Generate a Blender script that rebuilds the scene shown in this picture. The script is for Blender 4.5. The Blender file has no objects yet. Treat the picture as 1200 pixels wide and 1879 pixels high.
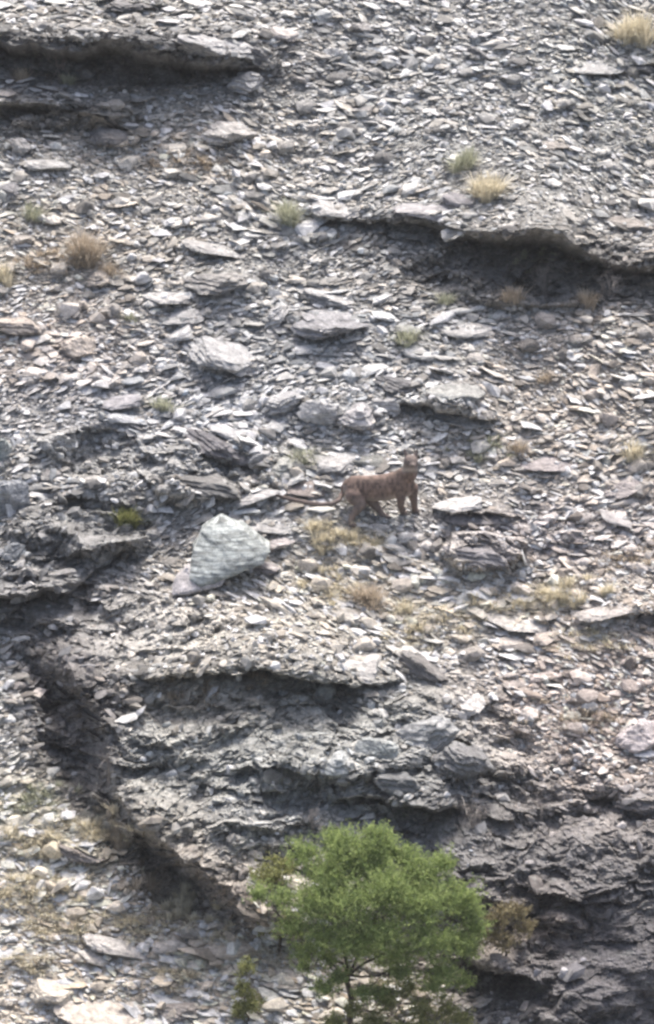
import bpy, bmesh, math, random
import numpy as np
from mathutils import Vector, Matrix
random.seed(7); rng = np.random.default_rng(11)
SC = bpy.context.scene; COL = SC.collection
W, H = 1200.0, 1879.0
PPM = 140.0                       # photo pixels per metre on the hillside

# ---------------------------------------------------------------- camera
PITCH = math.radians(12); DIST = 60.0
F = Vector((0, math.cos(PITCH), -math.sin(PITCH))); U = Vector((0, math.sin(PITCH), math.cos(PITCH)))
cam = bpy.data.cameras.new("camera"); co = bpy.data.objects.new("camera", cam); COL.objects.link(co)
CAM = -F * DIST
co.location = CAM; co.rotation_euler = (math.pi/2 - PITCH, 0, 0)
cam.sensor_fit = 'VERTICAL'; cam.sensor_height = 24.0
TANV = (H/2/PPM)/DIST
cam.lens = 12.0/TANV
cam.clip_start = 1.0; cam.clip_end = 2000
SC.camera = co

# ---------------------------------------------------------------- light
SUN = Vector((0.06, 0.33, 1.0)).normalized()
w = bpy.data.worlds.new("World"); SC.world = w; w.use_nodes = True
nt = w.node_tree; bg = nt.nodes["Background"]; sky = nt.nodes.new("ShaderNodeTexSky")
sky.sky_type = 'NISHITA'; sky.sun_disc = False
sky.sun_elevation = math.asin(SUN.z); sky.sun_rotation = math.atan2(SUN.x, SUN.y)
sky.dust_density = 7.0; sky.air_density = 0.9; sky.ozone_density = 0.0
nt.links.new(sky.outputs[0], bg.inputs[0]); bg.inputs[1].default_value = 0.15
sl = bpy.data.lights.new("sun", 'SUN'); sl.energy = 2.05; sl.angle = math.radians(11); sl.color = (1.0, 0.975, 0.95)
so = bpy.data.objects.new("sun", sl); COL.objects.link(so)
so.rotation_euler = (-SUN).to_track_quat('-Z', 'Y').to_euler()
SC.view_settings.view_transform = 'Standard'; SC.view_settings.look = 'None'
SC.view_settings.exposure = 1.10; SC.view_settings.gamma = 1.0
SC.render.engine = 'CYCLES'
SC.cycles.max_bounces = 5; SC.cycles.diffuse_bounces = 3
SC.cycles.pixel_filter_type = 'BLACKMAN_HARRIS'; SC.cycles.filter_width = 2.7

# ---------------------------------------------------------------- noise helpers
def _hash(ix, iy, k):
    h = (ix.astype(np.int64)*374761393 + iy.astype(np.int64)*668265263 + k*1442695041) & 0xffffffff
    h = ((h ^ (h >> 13))*1274126177) & 0xffffffff
    h = ((h ^ (h >> 16))*2246822519) & 0xffffffff
    return ((h ^ (h >> 15)) & 0xffffff)/float(0xffffff)
def vnoise(x, y, k=0):
    ix = np.floor(x); iy = np.floor(y); fx = x-ix; fy = y-iy
    fx = fx*fx*(3-2*fx); fy = fy*fy*(3-2*fy)
    a = _hash(ix, iy, k); b = _hash(ix+1, iy, k); c = _hash(ix, iy+1, k); d = _hash(ix+1, iy+1, k)
    return (a*(1-fx)+b*fx)*(1-fy)+(c*(1-fx)+d*fx)*fy
def fbm(x, y, k=0, o=4):
    s = 0; a = 0.5; t = 0
    for i in range(o):
        s = s + a*vnoise(x, y, k+i*17); t += a; a *= 0.5; x = x*2.03+3.1; y = y*2.03+1.7
    return s/t
def crag(x, y, k=0, tilt=0.9):
    """broken blocks: every cell is a tilted facet at its own height"""
    ix = np.floor(x); iy = np.floor(y); best = np.full(x.shape, 1e9); out = np.zeros(x.shape)
    for dx in (-1, 0, 1):
        for dy in (-1, 0, 1):
            cx = ix+dx; cy = iy+dy
            qx = cx+_hash(cx, cy, k); qy = cy+_hash(cx, cy, k+1)
            d = (x-qx)**2+(y-qy)**2
            v = _hash(cx, cy, k+2)-0.5 + tilt*((x-qx)*(_hash(cx, cy, k+3)-0.5)+(y-qy)*(_hash(cx, cy, k+4)-0.35))
            m = d < best; best = np.where(m, d, best); out = np.where(m, v, out)
    return out
def sm(a, b, t):
    t = np.clip((t-a)/(b-a), 0, 1); return t*t*(3-2*t)

# ---------------------------------------------------------------- the hillside
SLOPE = math.radians(40)
XD = np.array([1., 0, 0]); SD = np.array([0, math.cos(SLOPE), math.sin(SLOPE)])
Fn = np.array(F); Un = np.array(U); Cn = np.array(CAM)
DD = -Fn                                       # relief stands out along this fixed direction
def project(P):
    q = P-Cn; z = q@Fn
    k = (H/2)/TANV
    return W/2 + q[..., 0]/z*k, H/2 - (q@Un)/z*k
LEDGES = [  # lip [(px,py)], height of the face in px, overhang amount, run-up above, seed
    ([(-200,62),(60,72),(150,85),(260,92),(340,98),(420,112),(500,130)], [84,84,84,84,78,56,5], 1.15, 110, 1),
    ([(-200,188),(0,190),(80,192),(150,205),(220,228),(262,262)], [55,55,42,36,34,3], .9, 60, 2),
    ([(540,384),(600,396),(700,404),(790,408),(850,428),(910,436),(960,424),(1020,434),(1070,468),(1120,488),(1250,494),(1400,500)],
     [8,16,34,56,90,110,130,126,92,70,66,60], 1.0, 120, 3),
    ([(240,1240),(300,1234),(380,1222),(440,1214),(520,1216),(590,1234),(650,1246),(720,1244),(765,1236)],
     [4,22,40,62,60,52,34,24,3], 1.25, 110, 4),
    ([(600,1462),(660,1446),(720,1458),(790,1474),(860,1462),(930,1490),(960,1500)], [10,60,84,90,70,30,5], .9, 80, 5),
    ([(1040,1478),(1100,1462),(1250,1470)], [5,26,36], .9, 50, 17),
    ([(840,1740),(880,1752),(930,1772),(985,1796),(1020,1806)], [8,84,70,36,4], 1.1, 60, 6),
    ([(-200,1090),(0,1088),(60,1082),(130,1062),(200,1020),(262,985)], [90,90,84,60,36,5], .9, 60, 7),
    ([(680,742),(750,740),(800,738),(860,752),(930,778)], [4,26,48,36,4], 1.0, 60, 8),
    ([(150,12),(200,8),(300,12),(330,20)], [4,20,18,3], 1.2, 40, 9),
    ([(60,1545),(120,1552),(180,1565),(215,1570)], [3,24,28,4], 1.2, 40, 10),
    ([(340,1420),(440,1440),(520,1446),(560,1440)], [3,30,34,6], .8, 60, 12),
    ([(770,1655),(860,1625),(960,1655),(1060,1640),(1150,1612),(1300,1590)], [5,18,24,22,18,18], .9, 60, 13),
    ([(800,940),(860,936),(930,944),(965,950)], [3,24,26,4], 1.1, 30, 14),
    ([(1050,118),(1090,122),(1150,118),(1250,122)], [3,14,12,26], 1.2, 30, 15),
    ([(1060,1118),(1110,1116),(1160,1118),(1260,1122)], [3,18,32,36], 1.1, 36, 16),
]
MOUNDS = [  # px, py, rx, ry, metres outward
    (360,860,150,70,.34),(300,1130,210,60,.30),(520,1170,260,60,.26),(300,1200,200,110,.35),(840,1560,160,80,.2),(440,1420,300,130,.30),
    (790,1360,110,80,.36),(700,1400,70,70,.2),(620,1400,60,50,.2),(1000,1560,240,70,.25),(1130,1760,150,150,.55),
    (840,760,80,40,.2),(640,750,110,40,.2),(890,1025,80,40,.18),(400,512,70,26,.16),(600,580,90,30,.14),
    (70,1000,120,50,.2),(230,1010,110,30,.1),(380,70,120,40,.16),(700,470,100,40,-.08),(180,1480,150,60,.05),
    (150,1330,90,70,-.22),(40,1200,100,50,-.22),(930,1800,80,40,-.25),(250,90,260,60,.1)]
CLIFFS = [(250,115,270,42,.9),(110,222,160,26,.8),(960,490,240,62,1),(480,1265,230,40,.9),(480,1420,280,120,.6),
    (800,1480,170,70,.8),(1080,1530,200,70,.5),(150,1340,100,120,.85),(340,1590,120,110,.85),(360,870,150,60,.7),(60,1110,110,45,.8),
    (1120,1700,190,110,.85),(930,1790,110,40,.9),(790,1380,120,80,.6),(840,770,80,36,.6),(250,1180,180,60,.5),(430,1340,330,170,.8),(620,1480,200,90,.8),(330,1140,150,50,.5),(1000,1450,200,80,.6),(620,750,130,40,.5),(960,1010,150,50,.5)]
def ell(px, py, a, b, rx, ry):
    return np.clip(1-((px-a)/rx)**2-((py-b)/ry)**2, 0, 1)
def soft(px, py, a, b, rx, ry):
    return np.exp(-((px-a)/rx)**2-((py-b)/ry)**2)
BED = [(150,985,150,80),(170,830,110,50),(880,1010,90,40),(480,1410,330,180),(820,1400,190,150),(980,1550,330,120),(1120,1740,260,180),(230,1150,190,60),(60,1110,130,60),(370,868,130,56),(620,1530,220,90),(990,505,260,66),(240,110,270,52),(110,218,160,26),(345,1600,100,100),(140,1330,70,130)]
def bedrock(px, py):
    w_ = px+(fbm(px/40, py/30, 41)-.5)*60; c = np.zeros(px.shape)
    for a, b, rx, ry in BED: c = np.maximum(c, sm(0, .35, ell(w_, py, a, b, rx, ry)))
    return c
def cliffness(px, py):
    c = np.zeros(px.shape)
    for a, b, rx, ry, v in CLIFFS: c = np.maximum(c, v*sm(0, .45, ell(px, py, a, b, rx*1.15, ry*1.15)))
    return c
def relief(px, py, x, s):
    wob = (fbm(px/60, py/60, 5)-.5)*26+(fbm(px/14, py/14, 6)-.5)*9
    d = np.zeros(px.shape); face = np.zeros(px.shape)
    for lip, hh, amp, up, k in LEDGES:
        lx = [p[0] for p in lip]; ly = [p[1] for p in lip]
        L = np.interp(px, lx, ly)+wob*0.6; Hh = np.interp(px, lx, hh)
        fade = sm(lx[0]-1, lx[0]+40, px)*(1-sm(lx[-1]-40, lx[-1]+1, px)) if lx[-1] < 1200 and lx[0] > 0 else (
            (1-sm(lx[-1]-40, lx[-1]+1, px)) if lx[-1] < 1200 else sm(lx[0]-1, lx[0]+40, px) if lx[0] > 0 else 1-sm(lx[-1]-80, lx[-1], px))
        A = Hh/PPM*amp*fade*1.25
        t = py-L
        q = t/np.maximum(Hh, 1)
        th = .05 if k == 3 else .06+.24*sm(.35, .75, fbm(px/70+k, py*0+k, 8))         # how thick the overhanging slab is here
        below = np.where(q < th, 1-q/th*.22, np.where(q < th+.1, .78-(q-th)/.1*1.0, -.22*(1-(q-th-.1)/(.9-th))))
        face = np.maximum(face, sm(.02, .08, q)*(1-sm(.8, 1.1, q))*sm(0, .3, fade)*sm(6, 16, Hh))
        below = np.where(q > 1, 0, below)
        d += A*np.where(t < 0, np.exp(np.minimum(t, 0)/up), below)
    for a, b, rx, ry, v in MOUNDS:
        d += v*soft(px, py, a, b, rx, ry)
    # the steep side wall of the outcrop above the pale apron
    wy = [1150,1200,1260,1330,1450,1520,1560,1620,1680,1730]; wx = [95,125,160,200,228,290,345,425,480,530]
    X = np.interp(py, wy, wx)+wob; t = X-px
    A = 1.05*sm(1150,1240,py)*(1-sm(1640,1740,py))
    face = np.maximum(face, sm(-6, 8, t)*(1-sm(76, 100, t))*sm(1160,1210,py)*(1-sm(1660,1730,py)))
    d += A*np.where(t < 0, np.exp(np.minimum(t, 0)/260), np.where(t < 85, 1-1.15*np.clip(t/85, 0, 1)**.75, -.15*np.exp(-(t-85)/60)))
    # broken rock
    c = np.maximum(np.maximum(cliffness(px, py), face), bedrock(px, py))
    wx_ = x+.25*(fbm(x*1.3, s*1.3, 40)-.5); ws = s+.35*(fbm(x*.9, s*.9, 50)-.5)+.12*x*np.sin(x*.6)
    wx_ = wx_+.10*(fbm(x*6, s*6, 45)-.5); ws = ws+.10*(fbm(x*5, s*7, 55)-.5)
    ws = ws+.5*(fbm(x*.7+4, s*.7, 57)-.5)*bedrock(px, py)
    r1 = crag(wx_*1.5, ws*3.2, 60); r2 = crag(wx_*4.4+3, ws*7.5, 70); r3 = crag(wx_*12, ws*18, 80); r4 = crag(wx_*26, ws*42, 90)
    d += (fbm(x*.5, s*.5, 20)-.5)*.35
    rd = 1-2*np.abs(fbm(x*1.0+2, s*1.2+7, 140, 3)-.5)
    d += bedrock(px, py)*(.55*(fbm(x*1.5, s*1.7, 141, 3)-.5)+.5*(rd-.85))
    crn = 1-.7*sm(.1, .6, ell(px, py, 1170, 1780, 160, 150))
    c = c*crn
    r0 = crag(wx_*.8+7, ws*1.1, 65, 1.4)
    d += c*(.30*r0*bedrock(px, py)+.20*r1+.13*r2+.065*r3+.028*r4)+(1-c)*(.05*r1+.035*r2+.022*r3+.015*r4)+(.05*fbm(x*14, s*20, 95, 4)*c)
    return d, face

def axis(lo, hi, step, far):
    core = np.arange(lo, hi, step); out = []; v = 0; st = step
    while v < far: st *= 1.18; v += st; out.append(v)
    out = np.array(out)
    return np.concatenate([(lo-out)[::-1], core, core[-1]+out])
ax = axis(-5.3, 5.3, .0125, 60); sx = axis(-10.2, 10.2, .0165, 60)
GX, GS = np.meshgrid(ax, sx)
BASE = GX[..., None]*XD+GS[..., None]*SD
PX, PY = project(BASE)
PXc = np.clip(PX, -400, 1600); PYc = np.clip(PY, -300, 2200)
core = (np.abs(GX) < 7) & (np.abs(GS) < 13)
DEP, FACE = relief(PXc, PYc, GX, GS)
DEP = np.where(core, DEP, (fbm(GX*.5, GS*.5, 20)-.5)*.35+(fbm(GX*2, GS*2, 21)-.5)*.3)
VERT = BASE+DEP[..., None]*DD
# beyond the patch the slope eases off into a valley floor and a ridge
tt = np.clip(-GS-30, 0, None); VERT[..., 2] += tt*math.sin(SLOPE)*.9
NR, NC = GX.shape
# smoothed surface + normals for things that lie on it
def blur(a, n):
    for _ in range(n):
        a = a.copy(); a[1:-1] = (a[:-2]+2*a[1:-1]+a[2:])/4; a[:, 1:-1] = (a[:, :-2]+2*a[:, 1:-1]+a[:, 2:])/4
    return a
SMO = blur(VERT, 10)
du = np.gradient(SMO, axis=1); dv = np.gradient(SMO, axis=0)
NRM = np.cross(du, dv); NRM /= np.linalg.norm(NRM, axis=2, keepdims=True)
def sample(x, s):
    i = np.interp(x, ax, np.arange(NC)); j = np.interp(s, sx, np.arange(NR))
    i0 = np.clip(np.floor(i).astype(int), 0, NC-2); j0 = np.clip(np.floor(j).astype(int), 0, NR-2)
    fi = (i-i0)[..., None]; fj = (j-j0)[..., None]
    return (SMO[j0, i0]*(1-fi)+SMO[j0, i0+1]*fi)*(1-fj)+(SMO[j0+1, i0]*(1-fi)+SMO[j0+1, i0+1]*fi)*fj, NRM[j0, i0]
def faceat(x, s):
    return FACE[np.clip(np.interp(s, sx, np.arange(NR)).astype(int), 0, NR-1), np.clip(np.interp(x, ax, np.arange(NC)).astype(int), 0, NC-1)]
def ray(px, py):
    k = (H/2)/TANV
    d = np.array([(px-W/2)/k, 0, 0])+Fn+Un*((H/2-py)/k)
    return d/np.linalg.norm(d)
PN = np.cross(XD, SD)
def at(px, py):
    """the spot of the hillside seen at a photo pixel"""
    tx, ty = px, py
    for _ in range(5):
        r = ray(tx, ty); t = -(Cn@PN)/(r@PN); b = Cn+r*t
        P, N = sample(np.array(b[0]), np.array(b@SD))
        ax_, ay_ = project(P); tx += (px-ax_)*.8; ty += (py-ay_)*.8
    return P, N

# ---------------------------------------------------------------- stone colours by area, with shade of faces and hollows painted in
ZONES = [ (150,985,160,80,(.20,.20,.205),1.6),(560,600,120,40,(.26,.26,.265),1.2), # px,py,rx,ry, rgb, strength
    (900,150,420,260,(.36,.36,.355),.8),(1100,1270,190,240,(.50,.40,.355),1),(1060,720,190,150,(.43,.37,.32),.8),
    (170,1760,400,180,(.62,.53,.43),3.2),(110,1540,230,80,(.58,.53,.39),1.6),(90,650,170,90,(.46,.39,.35),.9),
    (760,1110,380,70,(.54,.48,.40),1.4),(300,740,320,80,(.33,.345,.38),.8),(350,270,170,60,(.45,.40,.34),.8),
    (470,1410,300,150,(.245,.252,.248),2.4),(60,1100,150,80,(.15,.15,.16),2),(1000,1580,320,100,(.115,.113,.12),3.5),(820,1470,130,50,(.13,.13,.135),1.6),  # left crevice and the recess above the bush carry painted shade
    (1120,1760,200,130,(.08,.076,.088),5),(900,1810,80,50,(.09,.085,.09),2),(1010,1010,190,60,(.28,.255,.285),.8),(360,1280,140,50,(.30,.25,.19),1.0),  # hollow right of the bush darkened with painted shade
    (990,500,230,50,(.125,.118,.115),3.0),(740,430,110,22,(.16,.16,.16),2),(210,118,290,42,(.12,.12,.125),4),(110,217,150,26,(.16,.155,.15),2.2),  # ledge faces: dark rock, deepened by shade put into the colour
    (345,1590,100,100,(.14,.12,.122),2.2),(145,1330,70,120,(.13,.115,.118),2.4),(95,1230,42,60,(.10,.093,.096),6),(150,1320,45,60,(.10,.093,.096),6),(180,1420,45,70,(.10,.093,.096),6),(235,1510,50,45,(.11,.097,.097),5),(300,1570,60,40,(.11,.097,.097),5),(380,1630,60,38,(.11,.097,.097),5),(440,1680,40,30,(.11,.097,.097),4),(360,860,150,60,(.30,.295,.295),1),  # outcrop side wall: its shade is painted into the rock colour
    (620,640,300,120,(.35,.355,.36),.8),(480,1160,260,50,(.44,.41,.37),.7),(1100,1060,160,60,(.44,.40,.36),.6),
    (960,1690,90,60,(.32,.22,.14),1.2),(790,1400,110,80,(.24,.245,.25),1.1),(500,1500,150,60,(.34,.36,.40),1.0),
    (240,1130,160,50,(.33,.32,.325),.8),(1110,150,130,90,(.34,.345,.32),.8),(150,450,150,60,(.46,.41,.35),.8)]
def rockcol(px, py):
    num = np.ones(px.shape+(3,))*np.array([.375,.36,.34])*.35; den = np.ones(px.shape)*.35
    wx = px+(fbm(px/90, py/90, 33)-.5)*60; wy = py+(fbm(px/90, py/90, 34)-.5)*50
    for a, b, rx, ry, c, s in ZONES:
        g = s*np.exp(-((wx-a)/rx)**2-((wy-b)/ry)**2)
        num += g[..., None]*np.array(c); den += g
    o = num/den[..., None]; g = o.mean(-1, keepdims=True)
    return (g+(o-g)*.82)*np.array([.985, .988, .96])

# ---------------------------------------------------------------- materials
def newmat(name):
    m = bpy.data.materials.new(name); m.use_nodes = True; n = m.node_tree
    return m, n, n.nodes["Principled BSDF"]
def nd(n, t, **kw):
    o = n.nodes.new(t)
    for k, v in kw.items():
        if k.startswith('i_'): o.inputs[k[2:].replace('_', ' ')].default_value = v
        else: setattr(o, k, v)
    return o
def rock_material(name, source, attr='stone', strata=0.0, scale=1.0, rough=.92, bump=.5, lich=.5):
    m, n, b = newmat(name); L = n.links.new
    tc = nd(n, "ShaderNodeTexCoord"); geo = nd(n, "ShaderNodeNewGeometry")
    if source == 'attr':
        src = nd(n, "ShaderNodeAttribute", attribute_name=attr); base = src.outputs["Color"]
    else:
        src = nd(n, "ShaderNodeObjectInfo"); base = src.outputs["Color"]
    pos = geo.outputs["Position"]
    n1 = nd(n, "ShaderNodeTexNoise", i_Scale=9*scale, i_Detail=6, i_Roughness=.68); L(pos, n1.inputs["Vector"])
    n2 = nd(n, "ShaderNodeTexNoise", i_Scale=45*scale, i_Detail=4, i_Roughness=.7); L(pos, n2.inputs["Vector"])
    r1 = nd(n, "ShaderNodeMapRange"); r1.inputs[1].default_value=.32; r1.inputs[2].default_value=.68; r1.inputs[3].default_value=.62; r1.inputs[4].default_value=1.36
    L(n1.outputs[0], r1.inputs[0])
    r2 = nd(n, "ShaderNodeMapRange"); r2.inputs[1].default_value=.3; r2.inputs[2].default_value=.7; r2.inputs[3].default_value=.72; r2.inputs[4].default_value=1.28
    L(n2.outputs[0], r2.inputs[0])
    mu = nd(n, "ShaderNodeMath", operation='MULTIPLY'); L(r1.outputs[0], mu.inputs[0]); L(r2.outputs[0], mu.inputs[1])
    last = mu.outputs[0]
    if strata:
        mp = nd(n, "ShaderNodeMapping"); mp.inputs["Rotation"].default_value = (.35, .25, 0); mp.inputs["Scale"].default_value = (1.2, 1.2, 15)
        L(tc.outputs["Object"], mp.inputs[0])
        n3 = nd(n, "ShaderNodeTexNoise", i_Scale=1.6, i_Detail=5, i_Roughness=.6); L(mp.outputs[0], n3.inputs["Vector"])
        r3 = nd(n, "ShaderNodeMapRange"); r3.inputs[1].default_value=.35; r3.inputs[2].default_value=.65
        r3.inputs[3].default_value=1-strata; r3.inputs[4].default_value=1+strata*.7; L(n3.outputs[0], r3.inputs[0])
        m2 = nd(n, "ShaderNodeMath", operation='MULTIPLY'); L(last, m2.inputs[0]); L(r3.outputs[0], m2.inputs[1]); last = m2.outputs[0]
    vm = nd(n, "ShaderNodeVectorMath", operation='SCALE'); L(base, vm.inputs[0]); L(last, vm.inputs["Scale"])
    # lichen and pale dust blotches
    n4 = nd(n, "ShaderNodeTexNoise", i_Scale=5*scale, i_Detail=5, i_Roughness=.75); L(pos, n4.inputs["Vector"])
    r4 = nd(n, "ShaderNodeMapRange"); r4.inputs[1].default_value=.56; r4.inputs[2].default_value=.66; r4.inputs[3].default_value=0; r4.inputs[4].default_value=lich
    L(n4.outputs[0], r4.inputs[0])
    mx = nd(n, "ShaderNodeMix", data_type='RGBA'); L(r4.outputs[0], mx.inputs[0]); L(vm.outputs[0], mx.inputs[6])
    mx.inputs[7].default_value = (.42, .43, .40, 1); L(mx.outputs[2], b.inputs["Base Color"])
    b.inputs["Roughness"].default_value = rough; b.inputs["Specular IOR Level"].default_value = .35
    bp = nd(n, "ShaderNodeBump", i_Strength=bump, i_Distance=.03)
    ad = nd(n, "ShaderNodeMath", operation='ADD'); L(n1.outputs[0], ad.inputs[0]); L(n2.outputs[0], ad.inputs[1])
    if strata:
        a2 = nd(n, "ShaderNodeMath", operation='ADD'); L(ad.outputs[0], a2.inputs[0]); L(n3.outputs[0], a2.inputs[1]); ad = a2
    L(ad.outputs[0], bp.inputs["Height"]); L(bp.outputs[0], b.inputs["Normal"])
    return m
M_GROUND = rock_material("hillside_rock", 'attr', bump=.7, lich=.25)
M_SCREE = rock_material("scree_stone", 'attr', scale=1.2, bump=.35, lich=.35)
M_ROCK = rock_material("boulder_rock", 'obj', strata=.22, bump=.7, lich=.15)
M_STRIPE = rock_material("banded_rock", 'obj', strata=.6, bump=.5, lich=0)
def leaf_material(name, ca, cb, trans=.35, attr=None):
    m, n, b = newmat(name); L = n.links.new
    at_ = nd(n, "ShaderNodeAttribute", attribute_name='tint')
    mx = nd(n, "ShaderNodeMix", data_type='RGBA'); L(at_.outputs["Fac"], mx.inputs[0])
    mx.inputs[6].default_value = (*ca, 1); mx.inputs[7].default_value = (*cb, 1)
    L(mx.outputs[2], b.inputs["Base Color"]); b.inputs["Roughness"].default_value = .65
    b.inputs["Specular IOR Level"].default_value = .3
    if trans:
        tr = nd(n, "ShaderNodeBsdfTranslucent"); L(mx.outputs[2], tr.inputs[0])
        ms = nd(n, "ShaderNodeMixShader"); ms.inputs[0].default_value = trans
        L(b.outputs[0], ms.inputs[1]); L(tr.outputs[0], ms.inputs[2]); L(ms.outputs[0], n.nodes["Material Output"].inputs[0])
    return m
M_LEAF = leaf_material("green_leaf", (.13,.195,.075), (.41,.49,.18), .5)
M_LEAF2 = leaf_material("olive_leaf", (.12,.135,.05), (.36,.37,.15), .4)
M_RUST = leaf_material("rusty_leaf", (.15,.125,.075), (.31,.27,.15), .3)
M_STRAW = leaf_material("straw_blade", (.50,.45,.33), (.80,.75,.60), .25)
M_BUFF = leaf_material("buff_blade", (.32,.27,.21), (.62,.54,.43), .25)
M_SAGE = leaf_material("sage_blade", (.27,.28,.20), (.54,.55,.42), .25)
M_BARK, _n, _b = newmat("dark_bark")
_nz = nd(_n, "ShaderNodeTexNoise", i_Scale=30, i_Detail=5); _cr = nd(_n, "ShaderNodeValToRGB")
_cr.color_ramp.elements[0].color = (.03,.024,.02,1); _cr.color_ramp.elements[1].color = (.11,.09,.075,1)
_n.links.new(_nz.outputs[0], _cr.inputs[0]); _n.links.new(_cr.outputs[0], _b.inputs["Base Color"]); _b.inputs["Roughness"].default_value = .9

# ---------------------------------------------------------------- mesh helpers
def mesh_np(name, verts, faces, mat, smooth=False):
    """verts (n,3), faces (m,k) arrays"""
    me = bpy.data.meshes.new(name); k = faces.shape[1]
    me.vertices.add(len(verts)); me.vertices.foreach_set("co", np.ascontiguousarray(verts, dtype=np.float32).ravel())
    me.loops.add(faces.size); me.loops.foreach_set("vertex_index", np.ascontiguousarray(faces, dtype=np.int32).ravel())
    me.polygons.add(len(faces)); me.polygons.foreach_set("loop_start", np.arange(0, faces.size, k, dtype=np.int32))
    me.polygons.foreach_set("loop_total", np.full(len(faces), k, dtype=np.int32))
    me.polygons.foreach_set("use_smooth", np.full(len(faces), smooth, dtype=bool))
    me.update(calc_edges=True); me.validate(); me.materials.append(mat)
    return me
def set_col(me, name, c):
    a = me.color_attributes.new(name, 'FLOAT_COLOR', 'POINT')
    a.data.foreach_set("color", np.concatenate([c, np.ones((len(c), 1))], 1).astype(np.float32).ravel())
def set_fac(me, name, f):
    a = me.attributes.new(name, 'FLOAT', 'POINT'); a.data.foreach_set("value", f.astype(np.float32))
def link(name, data, parent=None):
    o = bpy.data.objects.new(name, data); COL.objects.link(o)
    if parent: o.parent = parent
    return o
def tag(o, label=None, cat=None, group=None, kind=None):
    if label: o['label'] = label
    if cat: o['category'] = cat
    if group: o['group'] = group
    if kind: o['kind'] = kind
    return o

idx = np.arange(NR*NC).reshape(NR, NC)
quads = np.stack([idx[:-1, :-1], idx[:-1, 1:], idx[1:, 1:], idx[1:, :-1]], -1).reshape(-1, 4)
me = mesh_np("hillside", VERT.reshape(-1, 3), quads, M_GROUND, False)
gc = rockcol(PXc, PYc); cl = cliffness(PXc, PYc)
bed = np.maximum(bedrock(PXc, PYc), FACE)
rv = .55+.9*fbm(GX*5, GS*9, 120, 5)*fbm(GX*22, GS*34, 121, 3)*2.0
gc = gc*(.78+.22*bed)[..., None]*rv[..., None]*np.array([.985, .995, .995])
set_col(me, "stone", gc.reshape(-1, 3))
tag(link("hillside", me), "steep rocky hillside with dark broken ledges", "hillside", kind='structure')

# ---------------------------------------------------------------- loose scree
def hull(npts, flat, seed, el=1.4):
    r = random.Random(seed); bm = bmesh.new()
    for _ in range(npts):
        v = Vector((r.gauss(0, 1), r.gauss(0, 1), r.gauss(0, 1))).normalized()
        p = .72+.28*r.random()
        bm.verts.new((v.x*p*.5*el, v.y*p*.5, v.z*p*.5*flat))
    g = bmesh.ops.convex_hull(bm, input=bm.verts[:])
    bmesh.ops.delete(bm, geom=[v for v in bm.verts if not v.link_faces], context='VERTS')
    bmesh.ops.triangulate(bm, faces=bm.faces[:]); bmesh.ops.recalc_face_normals(bm, faces=bm.faces[:])
    bm.verts.index_update()
    V = np.array([v.co[:] for v in bm.verts]); Fc = np.array([[v.index for v in f.verts] for f in bm.faces]); bm.free()
    return V, Fc
PROT = [hull(random.choice([10, 13, 16]), random.choice([.15, .22, .32, .45]), 100+i, random.choice([1.1, 1.4, 1.9])) for i in range(40)]
CHUNK = [hull(random.choice([9, 12, 15]), random.choice([.5, .7, .9]), 500+i, random.choice([1.0, 1.2, 1.5])) for i in range(24)]
def frames(N, n, tilt, yawsd, flow=None):
    z = np.array([0, 0, 1.]); up = N*.60+z*.80+rng.normal(0, tilt, (n, 3))
    if flow is not None: up[:, 0] += flow; up /= np.linalg.norm(up, axis=1, keepdims=True)
    yaw = rng.normal(0, yawsd, n); h = np.stack([np.cos(yaw), np.sin(yaw), np.zeros(n)], 1)
    xa = h-up*(h*up).sum(1, keepdims=True); xa /= np.linalg.norm(xa, axis=1, keepdims=True)
    return np.stack([xa, np.cross(up, xa), up], 2)      # columns
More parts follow.
